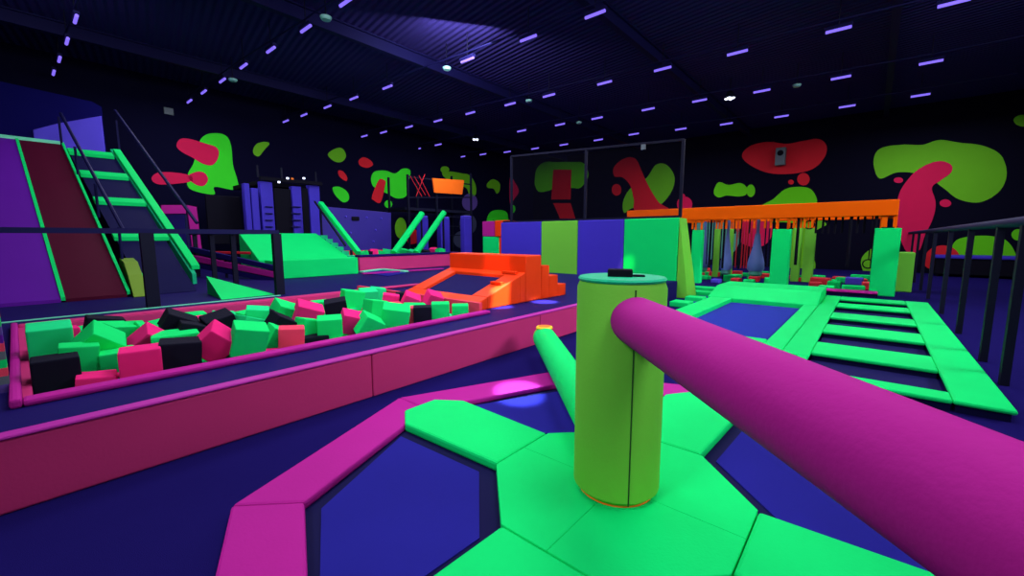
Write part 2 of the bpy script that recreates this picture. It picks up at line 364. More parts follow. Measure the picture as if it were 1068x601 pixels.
CUBES = [  # key, px, py, width px, z, rotation, what sets it apart
 ('t', 42, 356, 36, .62, (8, 0, -38), 'tilted upright in the left corner of the pit, clean square face'),
 ('k', 40, 391, 38, .50, (0, 0, -42), 'square faced at the left front corner of the pit'),
 ('G', 34, 402, 52, .38, (0, 0, -40), 'wedged below the black cube at the left front corner'),
 ('g', 73, 387, 33, .46, (0, 6, -30), 'right beside the black cube at the left front corner'),
 ('s', 46, 372, 30, .42, (0, 0, -35), 'half buried below the tilted green cube in the left corner'),
 ('p', 67, 353, 18, .48, (0, 0, -20), 'small looking one behind the tilted green cube at the left'),
 ('k', 101, 350, 32, .58, (0, 12, -25), 'in the back row leaning behind a green diamond cube'),
 ('g', 103, 362, 34, .60, (25, 38, -10), 'standing on its corner like a diamond before a black cube'),
 ('g', 114, 379, 36, .47, (0, 0, -15), 'broad one in the front left heap below the diamond cube'),
 ('t', 72, 366, 24, .45, (0, 0, 10), 'lying low between the tilted cube and the diamond cube'),
 ('P', 101, 397, 34, .43, (0, 6, -30), 'thin slab lying on the front edge at the left'),
 ('g', 133, 350, 26, .60, (12, 10, 20), 'rounded looking one in the back row left of a pink peak'),
 ('g', 150, 350, 26, .58, (20, 20, 5), 'leaning in the back row above the pink front cube'),
 ('p', 153, 378, 36, .52, (0, 0, -42), 'square faced at the front rim beside a black cube'),
 ('p', 160, 356, 24, .56, (30, 40, 0), 'only its pink peak showing above the pink front cube'),
 ('k', 192, 370, 38, .52, (0, 4, -34), 'large square faced at the front rim between two pink ones'),
 ('G', 184, 354, 42, .56, (0, 0, -25), 'long slab lying behind the large black front cube'),
 ('k', 178, 344, 32, .60, (8, 28, -20), 'tipped on an edge in the back row near the far rim'),
 ('k', 205, 349, 30, .56, (0, 18, -20), 'second in the dark pair behind the pink peaked cube'),
 ('k', 231, 343, 28, .58, (10, -15, -10), 'near the far rim behind the pink peaked cube'),
 ('P', 207, 336, 26, .52, (0, 0, -20), 'slab lying by the far rim among black cubes'),
 ('G', 200, 332, 26, .48, (0, 0, -20), 'thin slab touching the far rim among black cubes'),
 ('p', 227, 361, 32, .55, (20, 42, -20), 'standing on its edge with a peaked top at the front rim'),
 ('g', 246, 366, 24, .47, (0, 10, 20), 'squeezed right of the pink peaked cube at the front rim'),
 ('g', 261, 361, 34, .56, (10, 12, -20), 'large pale fronted one in the middle of the front row'),
 ('t', 250, 343, 28, .56, (0, 20, 10), 'in the middle heap left of an upright back row cube'),
 ('t', 269, 331, 20, .62, (6, 8, -40), 'upright with a clean face in the back row'),
 ('k', 277, 331, 16, .58, (0, 10, -10), 'sliver behind the upright pale green back row cube'),
 ('g', 291, 329, 26, .58, (18, 24, 0), 'domed looking in the back row beside the pink one'),
 ('p', 320, 330, 28, .56, (12, 20, -20), 'big rounded one in the back row, middle of the pit'),
 ('k', 291, 342, 22, .56, (14, 30, 10), 'bent looking one above the salmon front cube'),
 ('g', 290, 350, 24, .50, (10, 25, 0), 'just left of the salmon front cube'),
 ('s', 304, 353, 26, .53, (0, 4, -38), 'square faced on the front rim, pit middle'),
 ('g', 323, 343, 20, .52, (0, 15, 10), 'small looking one between the salmon and big pink cubes'),
 ('g', 342, 343, 26, .52, (4, 0, -35), 'upright square faced at the front rim right of the salmon one'),
 ('K', 330, 354, 26, .42, (0, 0, -25), 'slab low at the front rim before the green upright cube'),
 ('k', 351, 323, 23, .58, (6, -8, -35), 'lone square faced one in the middle of the back row'),
 ('g', 335, 322, 14, .54, (0, 0, -10), 'narrow one left of the lone black back row cube'),
 ('p', 366, 336, 22, .56, (16, 18, -15), 'bright one right of the upright green front cube'),
 ('g', 388, 341, 24, .52, (14, 30, 0), 'peaked one at the front rim right of the bright pink cube'),
 ('g', 391, 322, 20, .58, (0, 10, 15), 'tall stacked one behind the peaked green cube'),
 ('g', 413, 333, 30, .54, (8, 10, -30), 'broad rounded one in the front row at the right'),
 ('p', 407, 315, 18, .58, (0, 10, -30), 'bright one in the back row, left of three pinks at the right'),
 ('s', 410, 324, 16, .50, (0, 0, -20), 'below the bright pink back row cube at the right'),
 ('k', 421, 312, 14, .54, (0, 0, -20), 'behind and between two pink cubes at the right'),
 ('p', 428, 315, 18, .58, (16, 24, -20), 'rounded middle one of three pinks in the back row'),
 ('G', 433, 322, 24, .52, (0, 4, -20), 'thin slab before the middle pink of the back row'),
 ('k', 441, 329, 15, .54, (0, 0, -36), 'small square faced one at the front rim near the right end'),
 ('s', 429, 329, 15, .52, (0, 0, -30), 'left of the small black cube at the right end'),
 ('p', 452, 314, 17, .58, (20, 20, 0), 'last pink of the back row at the right end'),
 ('k', 463, 314, 14, .54, (0, 0, -30), 'last black one by the orange ramp'),
 ('g', 461, 325, 20, .55, (0, 0, -30), 'square faced at the front rim near the right end'),
 ('g', 480, 326, 18, .48, (0, 0, -35), 'last one at the right end against the salmon end pad'),
 ('g', 367, 313, 22, .52, (0, 10, -10), 'by the far rim right of the lone black cube'),
 ('t', 384, 310, 18, .52, (10, 0, -10), 'touching the far rim behind the tall stacked cube'),
 ('t', 397, 307, 16, .52, (0, 10, -20), 'touching the far rim left of the three pinks'),
]
spec = []
for key, px, py, w, z, rot, txt in CUBES:
    u, v = onz(px, py, z)
    p = W(u, v, z); den = p[1] * ct - (z - H) * st
    spec.append([u, v, z, max(.24, min(.38, w * den / F * .92))])
def clampc(c):
    m = c[3] * .52
    c[0] = max(PU0 + .05 + m, min(PU1 - .07 - m, c[0])); c[1] = max(PV0 + .05 + m, min(PV1 - .05 - m, c[1])); c[2] = max(.40, min(.68, c[2]))
for it in range(40):
    for a in range(len(spec)):
        for b_ in range(a):
            p, q = spec[a], spec[b_]
            d = Vector(p[:3]) - Vector(q[:3]); need = (p[3] + q[3]) * .5
            if CUBES[a][0] in FL or CUBES[b_][0] in FL: need *= .75
            if 1e-4 < d.length < need:
                m = d.normalized() * (need - d.length) * .25
                for i in range(3): p[i] += m[i]; q[i] -= m[i]
    for c in spec: clampc(c)
for (key, px, py, w, z, rot, txt), c in zip(CUBES, spec):
    face = math.degrees(math.atan((CX - px) / F)) - math.degrees(AZ)
    rz = face + (0 if rot[2] <= -30 else (rot[2] + 30) * .7)
    foam(key, c[0], c[1], c[2], c[3], (rot[0], rot[1], rz), WORD[key] + ' ' + F_ + txt)
k = 0
for i in range(12):
    for j in range(9):
        u = PU0 + .28 + i * .365; v = PV0 + .28 + j * .385
        key = random.choice('ggggtgpps')
        foam(key, u + random.uniform(-.02, .02), v + random.uniform(-.02, .02), .24 + random.uniform(-.02, .03), .30, (random.uniform(-8, 8), random.uniform(-8, 8), random.uniform(-15, 15)),
             WORD[key] + ' foam cube in the lower layer of the long pit', WORD[key] + ' foam cubes in the lower layer of the long pit')
# striped corner post at the pit's left end
b = MB()
cols = [0, 1, 2, 3, 1, 2, 4, 0, 3, 2, 1, 4]
cu, cv = -.175, 4.88
zz = DZ
for i, ci in enumerate(cols):
    b.box(cu - .06, cu + .06, cv - .06, cv + .06, zz, zz + .062, ci); zz += .062
o = b.build('striped_post', [MVIOLET, GREYM, SFOAM, GREEN, LANEP]); tag(o, 'short post with green, pink and grey bands at the left corner of the foam pit', 'post')
# ------------------------------------------------------------------ orange stepped platform
op = thing('ramp_platform', 'orange foam ramp with a sunken trampoline and steps down its back', 'ramp platform', 5.8, 5.8, DZ)
V_0, V_1 = 4.6, 6.58
# sloped top with an opening: four wedge pads round a sunken bed
sl = lambda u: DZ + .13 + (u - 4.6) * (.40 / 1.17)
def wedge(u0, u1, v0, v1, name, m=ORANGE):
    MB().prism([(u0, v0), (u1, v0), (u1, v1), (u0, v1)], DZ + .001, [sl(u0), sl(u1), sl(u1), sl(u0)]).build(name, m, op, .015)
wedge(4.6, 4.80, V_0, V_1, 'ramp_pad'); wedge(5.62, 5.77, V_0, V_1, 'ramp_pad')
wedge(4.80, 5.62, V_0, V_0 + .36, 'ramp_pad'); wedge(4.80, 5.62, V_1 - .34, V_1, 'ramp_pad')
bu0, bu1, bv0, bv1 = 4.80, 5.62, V_0 + .36, V_1 - .34
lab(MB().prism([(bu0 + .002, bv0 + .002), (bu1 - .002, bv0 + .002), (bu1 - .002, bv1 - .002), (bu0 + .002, bv1 - .002)], DZ + .002, [sl(bu0) - .06, sl(bu1) - .06, sl(bu1) - .06, sl(bu0) - .06]).build('trampoline_bed', mat('shaded_navy_fabric', (.012, .011, .075), .7, .02), op), 'navy sunken trampoline bed')  # shadow on the sunken bed is put into its darker navy
MB().box(5.78, 6.24, V_0, V_1 + .03, DZ + .001, 1.27).build('back_block', ORANGE, op, .02)
for i, (a, b_, z) in enumerate(((6.245, 6.49, 1.07), (6.495, 6.78, .87), (6.785, 7.06, .68))):
    MB().box(a, b_, V_0, V_1 - .4, DZ + .001, z).build('step', ORANGE, op, .012)
# small bolster pads on the ramp
for (px, py) in ((530, 287), (518, 293)):
    u, v = onv(px, py, 4.95)[0], 4.95
b = MB(); b.bar(W(5.25, 4.68, sl(5.25) + .02), W(5.25, 4.92, sl(5.25) + .02), .10, .05); b.build('grip_pad', ORANGE, op, .01)
b = MB(); b.bar(W(5.68, 4.72, sl(5.68) + .02), W(5.68, 5.05, sl(5.68) + .02), .10, .05); b.build('grip_pad', ORANGE, op, .01)
# ------------------------------------------------------------------ panelled wall with safety net
pn = thing('padded_panel_wall', 'tall padded wall of alternating violet and green panels under a black net', 'padded wall', 11.5, 7, 0)
segs = [(10.05, 8.28, PURPLE), (8.28, 6.90, LIME), (6.90, 5.38, PURPLE), (5.38, 3.86, GREEN)]
for a, b_, m in segs:
    MB().profu([(0, 0), (0, 0)], 0, 0) if False else None
    q = MB().profv([(11.2, .005), (11.75, .005), (11.36, 2.09), (11.2, 2.09)], b_ + .004, a - .004).build('wall_panel', m, pn, .02)
    lab(q, {'violet_blue_vinyl': 'violet wall panel', 'lime_vinyl': 'lime wall panel', 'green_vinyl': 'bright green wall panel'}[m.name])
lab(MB().prism([(11.2, 3.85), (11.2, 3.55), (11.75, 3.50), (11.75, 3.85)], .005, [2.09, .02, .02, 2.09]).build('end_wedge', LIME, pn, .01), 'lime slanted end wedge')
top = lambda v: 4.05 + (v - 3.87) * .047
for v in (9.62, 6.70, 3.87):
    MB().bar(W(11.28, v, 2.095), W(11.28, v, top(v)), .07, .07).build('net_post', METAL, pn)
MB().bar(W(11.28, 3.87, top(3.87)), W(11.28, 9.62, top(9.62)), .06, .06).build('net_rail', METAL, pn)
MB().box(11.25, 11.31, 3.87, 10.0, 2.095, 2.15).build('net_rail', METAL, pn)
MB().slab([W(11.28, 3.91, 2.15), W(11.28, 6.66, 2.15), W(11.28, 6.66, top(6.7) - .03), W(11.28, 3.91, top(3.87) - .03)], W(.004, 0, 0)).build('safety_net', NET, pn)
MB().slab([W(11.28, 6.74, 2.15), W(11.28, 9.58, 2.15), W(11.28, 9.58, top(9.6) - .03), W(11.28, 6.74, top(6.7) - .03)], W(.004, 0, 0)).build('safety_net', NET, pn)
v_, z_ = onu(671, 153.5, 11.24)
MB().box(11.22, 11.25, v_ - .06, v_ + .06, z_ - .07, z_ + .07).build('net_tag', GREYM, pn)
# ------------------------------------------------------------------ ladder track of small trampolines
lt = thing('trampoline_track', 'green padded ladder of five narrow navy trampolines along the dark right railing', 'trampoline', 9.3, -.1, 0)
TZ = .12
MB().box(5.46, 13.26, .52, .78, .002, TZ - .05).build('track_frame', RIM, lt)
MB().box(5.46, 13.26, -1.03, -.69, .002, TZ - .05).build('track_frame', RIM, lt)
us = [(5.70, 6.55), (7.30, 8.16), (8.90, 9.72), (10.40, 11.38), (12.0, 12.72)]
MB().box(5.42, 13.3, -1.06, -.67, TZ - .045, TZ).build('side_pad', GREEN, lt, .02)
MB().box(6.32, 13.3, .50, .80, TZ - .045, TZ).build('side_pad', GREEN, lt, .02)
MB().box(5.42, 6.31, .50, .62, TZ - .045, TZ).build('side_pad', GREEN, lt, .02)
pe = 5.42
for a, b_ in us + [(13.3, 0)]:
    MB().box(pe, a, -.668, .498, TZ - .045, TZ - .002).build('cross_pad', GREEN, lt, .015)
    MB().box(pe + .03, a - .03, -.66, .49, .002, TZ - .05).build('track_frame', RIM, lt)
    if b_: MB().box(a + .001, b_ - .001, -.665, .495, .002, .02).build('trampoline_bed', mat('dark_trampoline_fabric', (.012, .011, .075), .7, .02), lt)
    pe = b_
# square trampoline with incline pad
rt = thing('square_trampoline', 'blue trampoline framed in green pads with a raised green incline at its far end', 'trampoline', 9.3, 1.8, 0)
MB().box(7.0, 11.1, 1.06, 2.50, .002, .03).build('trampoline_bed', BEDB, rt)
MB().box(6.30, 11.14, .805, 1.06, .002, TZ).build('side_pad', GREEN, rt, .02)
MB().prism([(6.30, 2.50), (11.14, 2.50), (11.14, 2.98), (6.30, 2.98)], .002, TZ).build('side_pad', GREEN, rt, .02)
MB().box(6.30, 7.0, 1.062, 2.498, .002, TZ).build('side_pad', GREEN, rt, .02)
MB().profv([(11.15, .002), (13.2, .002), (13.2, .34), (11.95, .34), (11.15, TZ)], .805, 3.05).build('incline_pad', GREEN, rt, .02)
# narrow second ladder track
t2 = thing('trampoline_track', 'short green padded ladder track beside the end of the violet and green wall', 'trampoline', 11, 3.3, 0)
for a, b_ in ((9.7, 10.1), (10.75, 11.1), (11.95, 12.3), (13.0, 13.4)):
    MB().box(a, b_, 3.06, 3.48 if a < 11.5 else 4.1, .002, TZ).build('cross_pad', GREEN, t2, .02)
MB().box(10.1, 10.75, 3.06, 3.48, .002, .02).build('trampoline_bed', BED, t2); MB().box(11.1, 11.95, 3.06, 3.47, .002, .02).build('trampoline_bed', BED, t2); MB().box(12.3, 13.0, 3.06, 4.1, .002, .02).build('trampoline_bed', BED, t2)
# ------------------------------------------------------------------ right railing
rv = -1.2
rr = thing('railing', 'dark metal railing running along the right side of the green track', 'railing', 12, rv, 0)
MB().tube(W(6.0, rv, 1.76), W(25.9, rv, 1.76), .055, 12).build('top_rail', METALB, rr, 0, True)
for px in (1067, 1041, 1011, 990, 974, 965, 957, 951):
    u, _ = onv(px, 260, rv)
    MB().bar(W(u, rv, .003), W(u, rv, 1.73), .10, .07).build('post', METAL, rr)
def bench(u0, u1, v0, v1, h, label):
    t = thing('padded_bench', label, 'bench', (u0 + u1) / 2, (v0 + v1) / 2, 0)
    MB().box(u0, u1, v0, v1, .1, h - .12).build('bench_base', BLACK, t, .02); MB().box(u0 - .04, u1 + .04, v0 - .04, v1 + .04, h - .118, h).build('seat_pad', PURPLE if h > .7 else RIM, t, .03)
    for (a, b_) in ((u0 + .1, v0 + .1), (u1 - .1, v0 + .1), (u0 + .1, v1 - .1), (u1 - .1, v1 - .1)):
        MB().tube(W(a, b_, .003), W(a, b_, .1), .04, 8).build('foot', METAL, t)
bench(24.2, 25.6, -5.6, -2.0, .85, 'low dark bench with violet pad before the far wall beyond the right railing')
bench(15.0, 16.2, -6.0, -3.4, .5, 'near dark padded bench beyond the right railing')
# ------------------------------------------------------------------ rope obstacle course
nj = thing('obstacle_course', 'orange overhead frame on green padded posts carrying ropes and bags', 'obstacle course', 15.5, 2.3, 0)
NB = 15.3
MB().box(NB - .12, NB + .12, -.45, 7.2, 2.16, 2.58).build('front_beam', ORANGEB, nj, .02)
MB().box(18.0, 18.2, -.45, 7.2, 2.16, 2.55).build('back_beam', ORANGEB, nj, .02)
for v in (-.36, 1.9, 4.6, 7.1):
    MB().box(NB + .121, 17.999, v - .08, v + .08, 2.2, 2.5).build('cross_beam', ORANGEB, nj, .01)
def post(u, v, w=.13, h=1.83, m=GREEN, d=.11):
    for dv in (-w * .55, w * .55):
        MB().bar(W(u, v + dv, h + .001), W(u, v + dv, 2.17), .05, .05).build('post', ORANGEB, nj)
    q = MB().box(u - d, u + d, v - w, v + w, .003, h).build('post_pad', m, nj, .02)
def vpx(px, u=NB): return onu(px, 250, u)[0]
post(NB, vpx(728), .17); post(NB, vpx(815.5), .24, 1.83, GREEN, .16); post(NB, vpx(925), .27, 1.83, GREEN, .2)
for px, w in ((748, .10), (763, .07), (832, .13), (845, .16)):
    v = onu(px, 250, 18.1)[0]
    for dv in (-w * .5, w * .5): MB().bar(W(18.1, v + dv, 1.9), W(18.1, v + dv, 2.17), .05, .05).build('post', ORANGEB, nj)
    lab(MB().box(18.0, 18.2, v - w, v + w, .003, 1.9).build('post_pad', LIME, nj, .02), 'lime rear post pad')
for px in (722, 731.5, 752, 757, 767.5, 771, 786, 797, 803, 809.5, 822, 827, 838, 846, 919, 922, 931):
    v = vpx(px); MB().box(NB - .05, NB - .02, v - .03, v + .03, 1.86, 2.158).build('strap', ORANGEB, nj)
# things hanging from the frame: each a thing of its own
def rope(px, u, zb, m, r=.018, name='hanging_rope', label='', cat='rope', group=None):
    v = vpx(px, u)
    o = MB().tube(W(u, v, zb), W(u, v, 2.17), r, 8).build(name, m)
    return tag(o, label, cat, group)
for px in (741, 755, 772, 806): rope(px, 15.32, .55, BLACK, .035, label='thick black rope hanging below the orange beam', group='thick black ropes')
for px in (831.5, 886, 912): rope(px, 15.32, .75, BLACK, .04, label='thick black strap hanging below the right half of the orange beam', group='black straps')
for px in (768.5, 774.5, 777.5, 780, 783.5, 788): rope(px, 16.6, .5, REDP, .022, label='thin red rope hanging in the middle of the orange frame', group='red ropes')
for px in (738, 744, 752, 759, 798, 802): rope(px, 16.4, .6, METALB, .022, label='thin dark blue rope hanging from the orange frame', group='dark blue ropes')
for px in (766, 781, 850, 857, 863, 870, 877, 893, 900): rope(px, 15.5, 1.7, BLACK, .028, label='short black rope end under the orange beam', group='short black rope ends')
for px, u, txt in ((735, 16.9, 'tapered blue bag hanging behind the left green post'), (759, 16.1, 'tapered blue bag hanging left of the red ropes'), (790, 16.1, 'broad tapered blue bag hanging right of the red ropes')):
    v = vpx(px, u); t = thing('climbing_bag', txt, 'hanging bag', u, v, .35, 'tapered blue bags')
    r = .26 if px == 790 else .19
    MB().lathe(W(u, v, .45), W(u, v, 1.6), [(0, r * .8), (.08, r), (.3, r * .95), (.8, r * .5), (1.25, r * .28)], 18).build('bag', BAGB, t, 0, True)
    MB().lathe(W(u, v, .28), W(u, v, .47), [(0, r * .45), (.06, r * .8), (.18, r * .75)], 18).build('bag_bottom', BAGT, t, 0, True)
    MB().tube(W(u, v, 1.70), W(u, v, 2.17), .05, 8).build('strap', BAGB, t)
for px, z in ((843, 1.95), (908, .85)):
    v = vpx(px, 15.33); t = thing('gym_ring', 'black gym ring hanging %s' % ('beneath the beam right of the middle green post' if px < 880 else 'low on its strap left of the right green post'), 'gym ring', 15.33, v, z - .12)
    pts = MB()
    for i in range(16):
        a, c = 2 * math.pi * i / 16, 2 * math.pi * (i + 1) / 16
        pts.tube(W(15.33, v + .12 * math.cos(a), z + .12 * math.sin(a)), W(15.33, v + .12 * math.cos(c), z + .12 * math.sin(c)), .018, 6)
    pts.build('ring', BLACK, t); MB().tube(W(15.33, v, z + .12), W(15.33, v, 2.17), .015, 6).build('strap', BLACK, t)
# crash mats and blocks under the course
MATSPEC = [(735, 287, .55, 'g'), (752, 283, .5, 'r'), (762, 289, .6, 'g'), (775, 284, .5, 'g'), (787, 289, .5, 'r'), (796, 283, .45, 'g'), (745, 291, .4, 'v'), (780, 293, .5, 'g'), (802, 292, .4, 'g'),
           (836, 289, .5, 'r'), (848, 285, .8, 'g'), (856, 292, .8, 'r'), (868, 288, .7, 'g'), (880, 292, .7, 'g'), (893, 288, .7, 'v'), (893, 293, .8, 'r'), (890, 299, .8, 'g'), (905, 297, .4, 'r'), (862, 298, .6, 'g'), (848, 297, .5, 'r'), (899, 284, .8, 'g'), (841, 281, .5, 'r'), (768, 291, .4, 'r'), (757, 287, .35, 'k'), (743, 281, .5, 'r'), (770, 279, .6, 'g'), (783, 281, .5, 'r'), (792, 280, .5, 'g'), (800, 286, .5, 'r'), (806, 282, .5, 'g'), (756, 279, .5, 'g'), (728, 284, .5, 'r'), (764, 276, .5, 'r'), (879, 284, .6, 'r'), (862, 282, .6, 'g'), (870, 296, .5, 'g')]
MM = {'g': GREEN, 'r': REDP, 'v': LAV, 'k': BLACKF}
MW = {'g': 'green', 'r': 'red', 'v': 'lavender', 'k': 'black'}
PL = []
for i, (px, py, w, c) in enumerate(MATSPEC):
    u, v = onz(px, py, .16)
    u = max(15.75, min(18.2, u)); w *= .75
    for _ in range(30):
        if all(abs(u - a) > .38 or abs(v - b_) > (w + c_) * .5 + .05 for a, b_, c_ in PL): break
        u += .12
    PL.append((u, v, w))
    h = .14 + .05 * (i % 3)
    o = MB().box(u - .16, u + .16, v - w * .45, v + w * .45, .003, h).build('crash_block', MM[c], None, .03)
    o.rotation_euler.z = math.radians(random.uniform(-12, 12))
    side = 'left of the middle green post' if px < 815 else 'right of the middle green post'
    tag(o, MW[c] + ' foam block on the floor under the orange frame ' + side, 'crash block', MW[c] + ' crash blocks ' + side)
cb = thing('course_curb', 'low dark curb with a magenta top along the front of the orange obstacle frame', 'curb', 15, 1.1, 0)
MB().box(14.55, 14.95, -.2, 2.6, .003, .10).build('curb_base', RIM, cb, .01); MB().box(14.5, 14.98, -.2, 2.6, .101, .14).build('curb_top', MAGENTA, cb, .01)
o = MB().box(16.6, 17.3, -.95, -.35, .003, 1.15).build('pad_block', LIME, None, .03); tag(o, 'lime padded block standing behind the right green post of the course', 'pad block')
# ------------------------------------------------------------------ left railing (L-shaped, in front of the slide)
lr = thing('railing', 'black metal railing between the foam pit and the slide', 'railing', 1, 8.95, DZ)
RT = 1.69
MB().bar(W(-6.0, 8.95, RT), W(3.40, 8.95, RT), .06, .08).build('top_rail', METALB, lr)
MB().bar(W(3.40, 8.98, RT), W(3.40, 15.4, RT), .06, .07).build('top_rail', METALB, lr)
for u, v, w in ((1.40, 8.95, .17), (-2.4, 8.95, .15), (3.36, 8.95, .15), (3.40, 11.65, .10), (3.40, 13.3, .10), (3.40, 14.9, .10)):
    MB().bar(W(u, v, DZ + .002), W(u, v, RT - .03), w, w * .8).build('post', METAL, lr)
o = MB().box(-6, 3.3, 8.76, 8.80, DZ + .002, DZ + .016).build('edge_strip', EDGE); tag(o, 'thin pale green edge strip on the deck in front of the black railing', 'edge strip')
# ------------------------------------------------------------------ slide
S = .65
def sp(u, v, dz=0): return W(u, v, DZ + (v - 10.8) * S + dz)
VT = 16.1
sl_ = thing('slide', 'wide steep slide with a purple and a maroon lane edged in green', 'slide', .5, 13, DZ)
ub = {'l': (-2.2, -1.9), 'c': (.475, .285), 'r': (1.35, 1.06)}
def strip(a0, a1, b0, b1, dz, name, m, lbl=None, lo=10.8, hi=VT, bev=0):
    b = MB().slab([sp(a0, lo, dz), sp(a1, lo, dz), sp(b1, hi, dz), sp(b0, hi, dz)], W(0, 0, .06))
    o = b.build(name, m, sl_, bev)
    if lbl: lab(o, lbl)
    return o
# sloped body
b = MB(); b.add([W(-2.2, 10.8, DZ + .002), W(1.34, 10.8, DZ + .002), W(1.05, VT, DZ + .002), W(-1.9, VT, DZ + .002), sp(1.05, VT, -.02), sp(-1.9, VT, -.02)],
               [[0, 1, 2, 3], [0, 1, 4, 5], [2, 3, 5, 4], [0, 3, 5], [1, 2, 4]]); b.build('slide_body', BLACK, sl_)
strip(-2.2, .45, -1.9, .265, 0, 'slide_lane', LANEP, 'purple slide lane'); strip(.505, 1.32, .31, 1.03, 0, 'slide_lane', LANEM, 'maroon slide lane')
strip(.45, .505, .262, .312, .03, 'lane_divider', GREEN); strip(1.32, 1.37, 1.035, 1.08, .05, 'lane_divider', GREEN)
MB().slab([sp(-1.9, VT, .04), sp(1.08, VT, .04), sp(1.08, VT + .1, .04), sp(-1.9, VT + .1, .04)], W(0, 0, .05)).build('top_edge', EDGE, sl_)
# rounded bumper at the foot of the slide
b = MB(); prof = [(10.62, DZ + .003), (10.62, DZ + .02), (11.0, .86), (11.35, 1.10), (11.8, 1.16), (12.05, 1.02), (12.05, DZ + .003)]
b.profu(prof, 1.385, 1.60); lab(b.build('foot_bumper', mat('olive_vinyl', (.16, .30, .035), .6, .05), sl_, .03), 'lime rounded bumper')
# climbing ramp beside it
cr = thing('climbing_ramp', 'navy climbing ramp with green rungs and a green side pad right of the slide', 'climbing ramp', 1.9, 13.4, DZ)
b = MB(); b.add([W(1.60, 10.85, DZ + .002), W(2.42, 10.85, DZ + .002), W(2.0, VT, DZ + .002), W(1.12, VT, DZ + .002), sp(2.0, VT, -.02), sp(1.12, VT, -.02), sp(1.60, 10.85, -.02), sp(2.42, 10.85, -.02)],
               [[0, 1, 2, 3], [6, 7, 4, 5], [0, 1, 7, 6], [2, 3, 5, 4], [0, 3, 5, 6], [1, 2, 4, 7]]); b.build('ramp_body', RIM, cr)
def edge(a, v, right=True): return (2.52 - (v - 11.5) * .112) if right else (1.55 - (v - 10.8) * .085)
def rung(v, dz=.0):
    h = .17
    MB().slab([sp(edge(0, v, False), v, -.015), sp(edge(0, v) - .06, v, -.015), sp(edge(0, v + h) - .06, v + h, -.015), sp(edge(0, v + h, False), v + h, -.015)], W(0, 0, .09)).build('rung', GREEN, cr, .01)
for v in (12.45, 13.72, 14.80, 15.78): rung(v)
MB().slab([sp(2.50, 11.45, 0), sp(2.66, 11.45, 0), sp(2.16, 16.12, 0), sp(2.0, 16.12, 0)], W(0, 0, .10)).build('side_pad', GREEN, cr, .015)
MB().slab([sp(2.48, 11.35, -.25), sp(2.56, 11.35, -.25), sp(2.05, 16.3, -.25), sp(1.97, 16.3, -.25)], W(0, 0, .24)).build('side_board', TEALG, cr, .01)
MB().slab([sp(1.66, 10.72, .0), sp(1.74, 10.72, .0), sp(1.66, 11.3, .0), sp(1.58, 11.3, .0)], W(0, 0, .10)).build('foot_trim', GREEN, cr, .01)
# handrails of the ramp
hr = thing('handrail', 'dark handrail rising between the slide and the climbing ramp', 'handrail', 1.4, 13.5, DZ)
MB().tube(sp(1.47, 11.6, .75), sp(1.10, 16.3, .75), .035, 8).build('rail', METALB, hr, 0, True)
for v in (11.7, 13.2, 14.7, 16.1): MB().tube(sp(edge(0, v, False) - .06, v, .02), sp(edge(0, v, False) - .06, v, .75), .025, 8).build('post', METALB, hr)
h2 = thing('handrail', 'thin dark blue handrail on the outer right side of the climbing ramp', 'handrail', 2.6, 14, DZ)
MB().tube(sp(2.78, 11.9, .75), sp(2.25, 17.0, .75), .035, 8).build('rail', METALB, h2, 0, True)
for v in (12.2, 16.4): MB().bar(W(edge(0, v) + .21, v, DZ + .003), sp(edge(0, v) + .21, v, .74), .04, .04).build('post', METALB, h2)
# landing wall on top
lw = thing('landing_wall', 'tall dark blue wall with a lit patch painted lavender above the top of the slide', 'landing wall', .5, 18, DZ)
ZL = DZ + (VT - 10.8) * S
MB().box(-3.5, 2.08, VT + .12, 17.85, DZ + .003, ZL - .02).build('landing_block', BLACK, lw)
u_r = onv(108, 130, 17.86)[0]
MB().profv([(-3.5, ZL - .019), (u_r, ZL - .019), (u_r, onv(108, 112, 17.86)[1]), (onv(96, 106, 17.86)[0], onv(96, 106, 17.86)[1]), (-3.5, onv(96, 106, 17.86)[1] + .35)], 17.86, 17.99).build('wall_panel', mat('deep_blue_panel', (.003, .0025, .075), .7, .03), lw)
ul = onv(36, 150, 17.85)[0]
lab(MB().profv([(ul, ZL - .01), (u_r - .03, ZL - .01), (u_r - .03, onv(106, 121, 17.85)[1]), (onv(60, 130, 17.85)[0], onv(60, 129, 17.85)[1]), (ul, onv(37, 136, 17.85)[1])], 17.80, 17.858).build('painted_lit_patch', LAV, lw, .02), 'painted lavender lit patch')  # strongly lit area of the wall, put in as a lighter lavender slab
# green triangular floor wedge
vz = onu(215, 288, 2.45)
b = MB(); P1, P2, P3 = W(2.38, 9.02, DZ + .003), W(3.30, 9.02, DZ + .003), W(2.45, vz[0], vz[1])
P3b = W(2.45, vz[0], DZ + .003)
b.add([P1, P2, P3, P3b], [[0, 1, 2], [0, 3, 1], [1, 3, 2], [0, 2, 3]])
o = b.build('corner_ramp', GREEN); tag(o, 'green triangular ramp on the deck behind the black railing corner', 'ramp')
